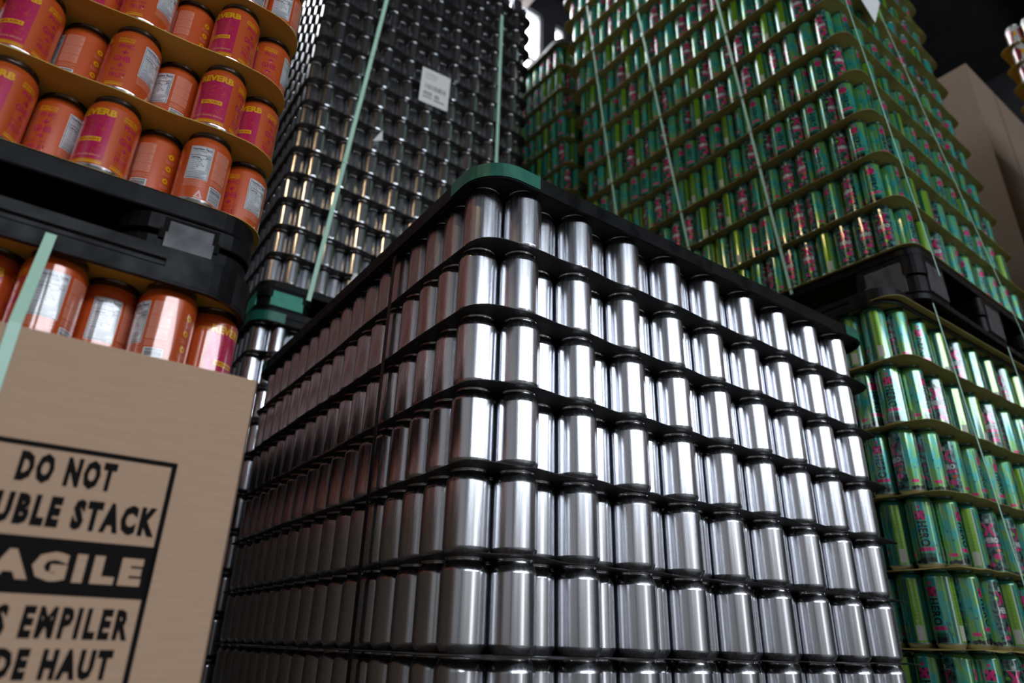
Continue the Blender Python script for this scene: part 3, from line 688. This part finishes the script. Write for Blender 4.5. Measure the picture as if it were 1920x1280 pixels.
# cardboard carton strapped against the lower orange load
cb0, cb1, ct = .30, 1.103, .2615 + ZC
BX = empty('cardboard_box', O2.M(0, 0, -.150)); tag(BX, 'tall brown cardboard box printed DO NOT DOUBLE STACK FRAGILE strapped before the orange cans', 'box')
MB().box(((cb0 + cb1) / 2, .032, ct / 2), ((cb1 - cb0) / 2, .032, ct / 2)).build('carton', M_card, BX, bevel=.002)
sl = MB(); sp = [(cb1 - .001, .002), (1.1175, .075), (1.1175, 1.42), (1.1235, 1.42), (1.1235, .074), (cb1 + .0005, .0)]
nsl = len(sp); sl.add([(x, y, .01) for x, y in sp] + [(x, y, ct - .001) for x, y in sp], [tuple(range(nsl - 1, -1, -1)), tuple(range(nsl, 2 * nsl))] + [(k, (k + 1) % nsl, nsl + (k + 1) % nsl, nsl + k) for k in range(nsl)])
sl.build('end_panel', M_card2, BX)  # shade put into the board colour, dimming its reflection in the silver cans
pr = MB(); tan_ = MB()
def q2(mb, x0, x1, z0, z1, y): mb.add([(x0, y, z0 + ZC), (x1, y, z0 + ZC), (x1, y, z1 + ZC), (x0, y, z1 + ZC)], [(0, 1, 2, 3)])
bl, br, bt, bb, w = 2 * .9535 - 1.0424 - .04, 1.0424, .1575, -.085, .0048
for a in ((bl, br, bt - w, bt), (bl, br, bb, bb + w), (bl, bl + w, bb, bt), (br - w, br, bb, bt), (bl, br, .0302, .0766)): q2(pr, *a, -.0004)
def bxt(mb, s, x0, x1, z0, z1, bold, y):
    v, f = text_mesh(s, bold, 1.32); mb.add([(x0 + (x1 - x0) * p[0], y, z0 + (z1 - z0) * p[1] + ZC) for p in v], f)
bxt(pr, 'DO NOT', .9145, .9915, .1215, .1488, .07, -.0004)
bxt(pr, 'DOUBLE STACK', .8735, 1.0352, .0850, .1125, .07, -.0004)
bxt(pr, 'NE PAS EMPILER', .8700, 1.0328, -.0045, .0215, .055, -.0004)
bxt(pr, 'TROP DE HAUT', .880, 1.0255, -.0360, -.0115, .07, -.0004)
bxt(tan_, 'FRAGILE', .8720, 1.0328, .0410, .0655, .07, -.0007)
pr.build('printed_notice', M_ink, BX); tan_.build('knocked_out_lettering', M_card, BX)
so = -O2.d / 2 - O2.r
strap([O2.at(.879, so - .0195, .392 + ZC), O2.at(.878, -.1515, .2625 + ZC), O2.at(.879, -.1515, .2 + ZC), O2.at(.879, -.1515, -.2 + ZC)], .0105, (*O2.er, 0), M_strap, 'pale green strap crossing the cardboard box below the orange cans', 'straps', (*(-O2.el), 0))

# ================================================================= green stacks
G1 = Load(1.184, 1.834, .645, .0645, GREEN_R, -.062, 1.143); g1_base = 1.150 + ZC
G2 = Load(1.0504, 1.7895, .6177, .0672, GREEN_R + .0012, -.0336, .9159)
G1.oh = (.006, .0, .014, 0); G2.oh = (.006, 0, .028, 0)
G3p = G1.at(0, 1.46, G1.zref); G3 = Load(G3p.x, G3p.y, .645, .0645, GREEN_R, -.040, 1.143)
GRN2 = proto('printed_green_can', GREEN_R + .0012, .1818, 40, GM, art_green(), neck_i=1, base_i=9)
GP1, GP2 = GRN_H + .0013, .1818 + .0013
g1z = [g1_base + n * GP1 for n in range(13)]; g2_top = .9159 + .0195 + ZC; g2z = [g2_top - .1818 - n * GP2 for n in range(7)]
jit(G1, g1z, .003, 11); jit(G2, g2z, .002, 12)
green_mass, green_mass2 = [], []; cand = []
def hidden_by_front(q):   # behind the front silver stack
    x, y = q
    if x < 930: return True
    if x < 1600: return y > 310 + (x - 930) * (310 / 670.0)
    return y > 620 and x < 1595 + (y - 620) * .165
for L, zz, H, nm, lst in ((G1, g1z, GRN_H, 'upper', green_mass), (G2, g2z, .1818, 'lower', green_mass2)):
    for n, z in enumerate(zz):
        for i in range(19):
            for k in range(20 if i % 2 == 0 else 21):
                if not perim(i, k): continue
                p = L.can(i, k, z); qt = project(p + Vector((0, 0, H))); qb = project(p)
                vis = (k == 0 or i == 0) and -20 < qt[0] and qb[0] < 1940 and qb[1] > -5 and qt[1] < 1285 and not hidden_by_front(qt)
                if vis: cand.append(((p - Vector((0, 0, ZC))).length, L, nm, n, i, k, p, lst))
                else: lst.append((*p, random.uniform(0, 6.28)))
cand.sort(key=lambda t: t[0])
for j, (_, L, nm, n, i, k, p, lst) in enumerate(cand):
    if j >= 300: lst.append((*p, random.uniform(0, 6.28))); continue
    lay = '%s layer above pallet' % ORD[n + 1] if nm == 'upper' else '%s layer down' % ORD[n + 1]
    if i == 0 and k == 0: lab = 'green printed can at near corner of the %s green stack, %s' % (nm, lay)
    elif i == 0: lab = 'green can, %s green stack left face, %s, %s from corner' % (nm, lay, ORD[k + 1])
    else: lab = 'green can, %s green stack right face, %s, %s from corner' % (nm, lay, ORD[i + 1])
    rot = random.uniform(0, 6.28)
    if nm == 'lower':
        fc = {(0, 0): 130, (1, 0): 82, (2, 0): 31, (3, 0): 82, (4, 0): 100, (0, 1): 30, (1, 1): 45, (2, 1): 33, (3, 1): 42, (4, 1): 38}.get((n, i)) if k == 0 else ({(2, 1): 84, (3, 1): 132, (4, 1): 134, (1, 1): 60, (0, 1): 140}.get((n, k)))
        if fc is not None: rot = face_rot(p, fc, L.r)
    elif n < 4 and (i == 0 and k == 0): rot = face_rot(p, (2, 78, 86, 82)[n], L.r)
    elif n == 0 and i == 0 and k in (1, 2, 3, 4): rot = face_rot(p, (0, -4, 0, 135, 4)[k], L.r)
    elif nm == 'upper' and i == 1: rot = face_rot(p, random.choice((46, 42, 50)), L.r)
    elif i and not k and random.random() < .6: rot = face_rot(p, random.choice((44, 48, 52, 140)), L.r)
    can(GRN if nm == 'upper' else GRN2, 'printed_can', p, rot, lab, 'can', 'green printed cans in the %s green stack' % nm)
for n in range(13):
    sheet(G1, g1z[n] - .00005, .010, .05, M_olive, 'olive slip sheet under the %s layer of the upper green stack' % ORD[n + 1], 'olive slip sheets of the upper green stack', 300 + n, wave=.003 if n else .0003)
for n in range(7):
    sheet(G2, g2z[n] - .00005, .010, .05, M_olive, 'olive slip sheet under the %s layer down of the lower green stack' % ORD[n + 1], 'olive slip sheets of the lower green stack', 320 + n, wave=.003)
g3z = [g1_base + n * GP1 for n in range(12)]; g3_top = g3z[-1] + GRN_H
for n, z in enumerate(g3z):
    for i in range(19):
        for k in range(20 if i % 2 == 0 else 21):
            if (k == 0) or (i == 0 and k < 14): green_mass.append((*G3.can(i, k, z), random.uniform(0, 6.28)))
    sheet(G3, z - .00005, .010, .05, M_olive, 'olive slip sheet under the %s layer of the green stack farthest back' % ORD[n + 1], 'olive slip sheets of the farthest green stack', 340 + n, wave=.003)
g1_top = g1z[-1] + GRN_H
for L, lab, zt in ((G1, 'upper green stack', g1_top), (G3, 'farthest green stack', g3_top)):
    sheet(L, zt + .0013, .008, .05, M_olive, 'olive top sheet of the %s' % lab, 'olive top sheets', 360, wave=.0004)
    fr = frame(L, zt + .0014, 'grey top frame closing the %s near the roof' % lab, 'top frames', h=.02); fr.data.materials[0] = M_greyp
sheet(G2, g2_top + .0013, .009, .05, M_olive, 'olive top sheet over the lower green stack below the black pallet', 'olive slip sheets of the lower green stack', 370, wave=.0004)
frame(G2, g2_top + .0014, 'black top frame between the lower green stack and the pallet', 'top frames', grooves=True, h=.035, cap=M_black)
G1P = Load(G1.can(0, 0, g1_base).x - .0, G1.can(0, 0, g1_base).y, G1.psi, G1.d, G1.r)
pallet(G1, g2_top + .0014 + .0364, g1_base - .0014, 'black plastic pallet under the upper green stack', post=.21)
pallet(G2, 0, g2z[-1] - .0014, 'black plastic pallet on the floor under the lower green stack')
# the farthest green load stands on a load of its own
pallet(G3, g1_base - .16, g1_base - .0014, 'black plastic pallet under the farthest green stack')
sup = Load(G3p.x, G3p.y, .645, .0645, GREEN_R)
for n in range(7):
    z = .235 + n * GP1
    for i in range(19):
        for k in range(20 if i % 2 == 0 else 21):
            if (k == 0) or (i == 0): green_mass.append((*sup.can(i, k, z), 0.0))
    sheet(sup, z - .00005, .010, .05, M_olive, 'olive slip sheet under the %s layer of the load supporting the farthest green stack' % ORD[n + 1], 'olive slip sheets of the supporting load', 380 + n)
sheet(sup, .235 + 6 * GP1 + GRN_H + .0013, .008, .05, M_olive, 'olive top sheet of the load supporting the farthest green stack', 'olive slip sheets of the supporting load', 390, wave=.0003)
frame(sup, .235 + 6 * GP1 + GRN_H + .0014, 'black top frame of the load supporting the farthest green stack', 'top frames', h=.03)
pallet(sup, 0, .2336, 'black plastic pallet on the floor under the farthest green stack')
mass('green_can_mass', GRN, green_mass + green_mass2, GM, 'farther and upper green printed cans of the green stacks', 'cans')
mass('silver_can_mass', ALU_LO, silver_mass, [M_alu2, M_rim], 'remaining silver cans of the rear stacks and the inner rows', 'cans')

gl = -G1.r - .0115; gr = -.092
for (la_, za, lb_, zb, nm) in ((1.095, 3.24, 1.040, 1.13, 'left'), (.775, 2.99, .683, 1.13, 'middle'), (.370, 3.24, .322, 1.13, 'right')):
    strap([G1.at(gl, lb_ + (la_ - lb_) * t, ZC + zb + (za - zb) * t) for t in (0, .25, .5, .75, 1)], .010, (*G1.el, 0), M_strap, '%s pale green strap down the left face of the upper green stack' % nm, 'straps', (*(-G1.er), 0))
for (ea, za, eb, zb, nm) in ((.03, 2.40, .060, 1.06, 'near'), (.375, 2.50, .74, 1.0, 'far')):
    strap([G1.at(eb + (ea - eb) * t, gr, ZC + zb + (za - zb) * t) for t in (0, .25, .5, .75, 1)], .007, (*G1.er, 0), M_strap, '%s pale strap slanting down the right face of the upper green stack' % nm, 'straps', (*(-G1.el), 0))
g2r = -G2.d / 2 - G2.r - .0405
for (ea, za, eb, zb, nm) in ((.180, .975, .28, -.34, 'near'), (.71, .975, .80, -.34, 'far')):
    strap([G2.at(eb + (ea - eb) * t, g2r + (.036 if t == 0 else .0), ZC + zb + (za - zb) * t) for t in (0, .25, .5, .75, .94, 1)], .007, (*G2.er, 0), M_strap, '%s pale strap down the right face of the lower green stack' % nm, 'straps', (*(-G2.el), 0))
tag(panel(G1, [(.281, 2.28), (.43, 2.50), (.25, 2.70), (.10, 2.45)], gr - .002, .001, M_paper, 'paper_sheet'), 'white paper sheet hanging on right face of the upper green stack', 'paper')

# ================================================================= cartons beyond the green stacks
cr = Vector((.8823, 1.0, 1.0781)) * 3.25
CM = Matrix.Translation((cr.x, cr.y, 0)) @ Matrix.Rotation(.62, 4, 'Z')
def carton(name, z0, z1, label):
    o = empty(name, CM @ Matrix.Translation((0, 0, z0))); tag(o, label, 'box')
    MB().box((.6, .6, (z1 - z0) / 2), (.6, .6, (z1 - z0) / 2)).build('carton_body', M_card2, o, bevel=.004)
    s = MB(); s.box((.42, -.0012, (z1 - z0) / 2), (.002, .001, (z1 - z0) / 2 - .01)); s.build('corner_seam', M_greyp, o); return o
ctop = cr.z + ZC
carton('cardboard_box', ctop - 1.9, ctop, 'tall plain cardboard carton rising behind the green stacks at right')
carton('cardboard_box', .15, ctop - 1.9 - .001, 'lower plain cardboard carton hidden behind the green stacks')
pl = empty('wooden_pallet', CM); tag(pl, 'wooden pallet on the floor under the plain cardboard cartons', 'pallet')
M_wood = mat('pine_boards', (.30, .19, .10), .7)
wb = MB()
for k in range(6): wb.box((.1 + k * .2, .6, .138), (.07, .6, .011))
wb.build('deck_boards', M_wood, pl)
for k in range(3): MB().box((.6, .06 + k * .54, .0635), (.6, .05, .0632)).build('runner', M_wood, pl)

# ================================================================= red and white can stack cut by the frame at top right
ra = Art(); 
for i in range(4): ra.poly([(i * 52, 20), (i * 52 + 22, 14), (i * 52 + 30, 70), (i * 52 + 12, 104), (i * 52 - 4, 80)], 1, 1); ra.disc(i * 52 + 36, 60, 7, 18, 2, 1)
RD = proto('printed_red_can', ALU_R, ALU_H, 28, [M_gwhite, M_red, M_yel, M_rim], ra, neck_i=3, base_i=3)
tipd = Vector((.9975, 1.0, 1.184)) * 2.5
RL = Load(0, 0, .60, .0688, ALU_R, 0, 0)
off = RL.er * 0 + RL.el * (19 * RL.d); RL.a = Vector((tipd.x, tipd.y)) - off + RL.er * .03
red_mass = []; rz0 = .15; nl = 18
while rz0 + nl * ALU_P > tipd.z + ZC + .02: nl -= 1
dz = tipd.z + ZC - (rz0 + nl * ALU_P)
rz = [rz0 + n * ALU_P + dz for n in range(nl)]
for n, z in enumerate(rz):
    for k in range(20):
        p = RL.can(0, k, z); q = project(p + Vector((0, 0, .06)))
        if n >= nl - 4 and q[0] < 1960: can(RD, 'printed_can', p, random.uniform(0, 6.28), 'red and white can at top right corner, %s layer down, %s from left' % (ORD[nl - n], ORD[20 - k]), 'can', 'red and white cans at top right', parts=False)
        else: red_mass.append((*p, random.uniform(0, 6.28)))
    for i in range(1, 19): red_mass.append((*RL.can(i, 0, z), random.uniform(0, 6.28)))
    sheet(RL, z - .00005, .009, .05, M_kraft, 'kraft slip sheet under the red and white cans, %s layer down' % ORD[nl - n], 'kraft slip sheets of the red and white stack', 500 + n)
mass('red_can_mass', RD, red_mass, [M_gwhite, M_red, M_yel, M_rim], 'other red and white cans in the stack at the right edge', 'cans')
pallet(RL, 0, rz[0] - .0014, 'black plastic pallet under the red and white cans')
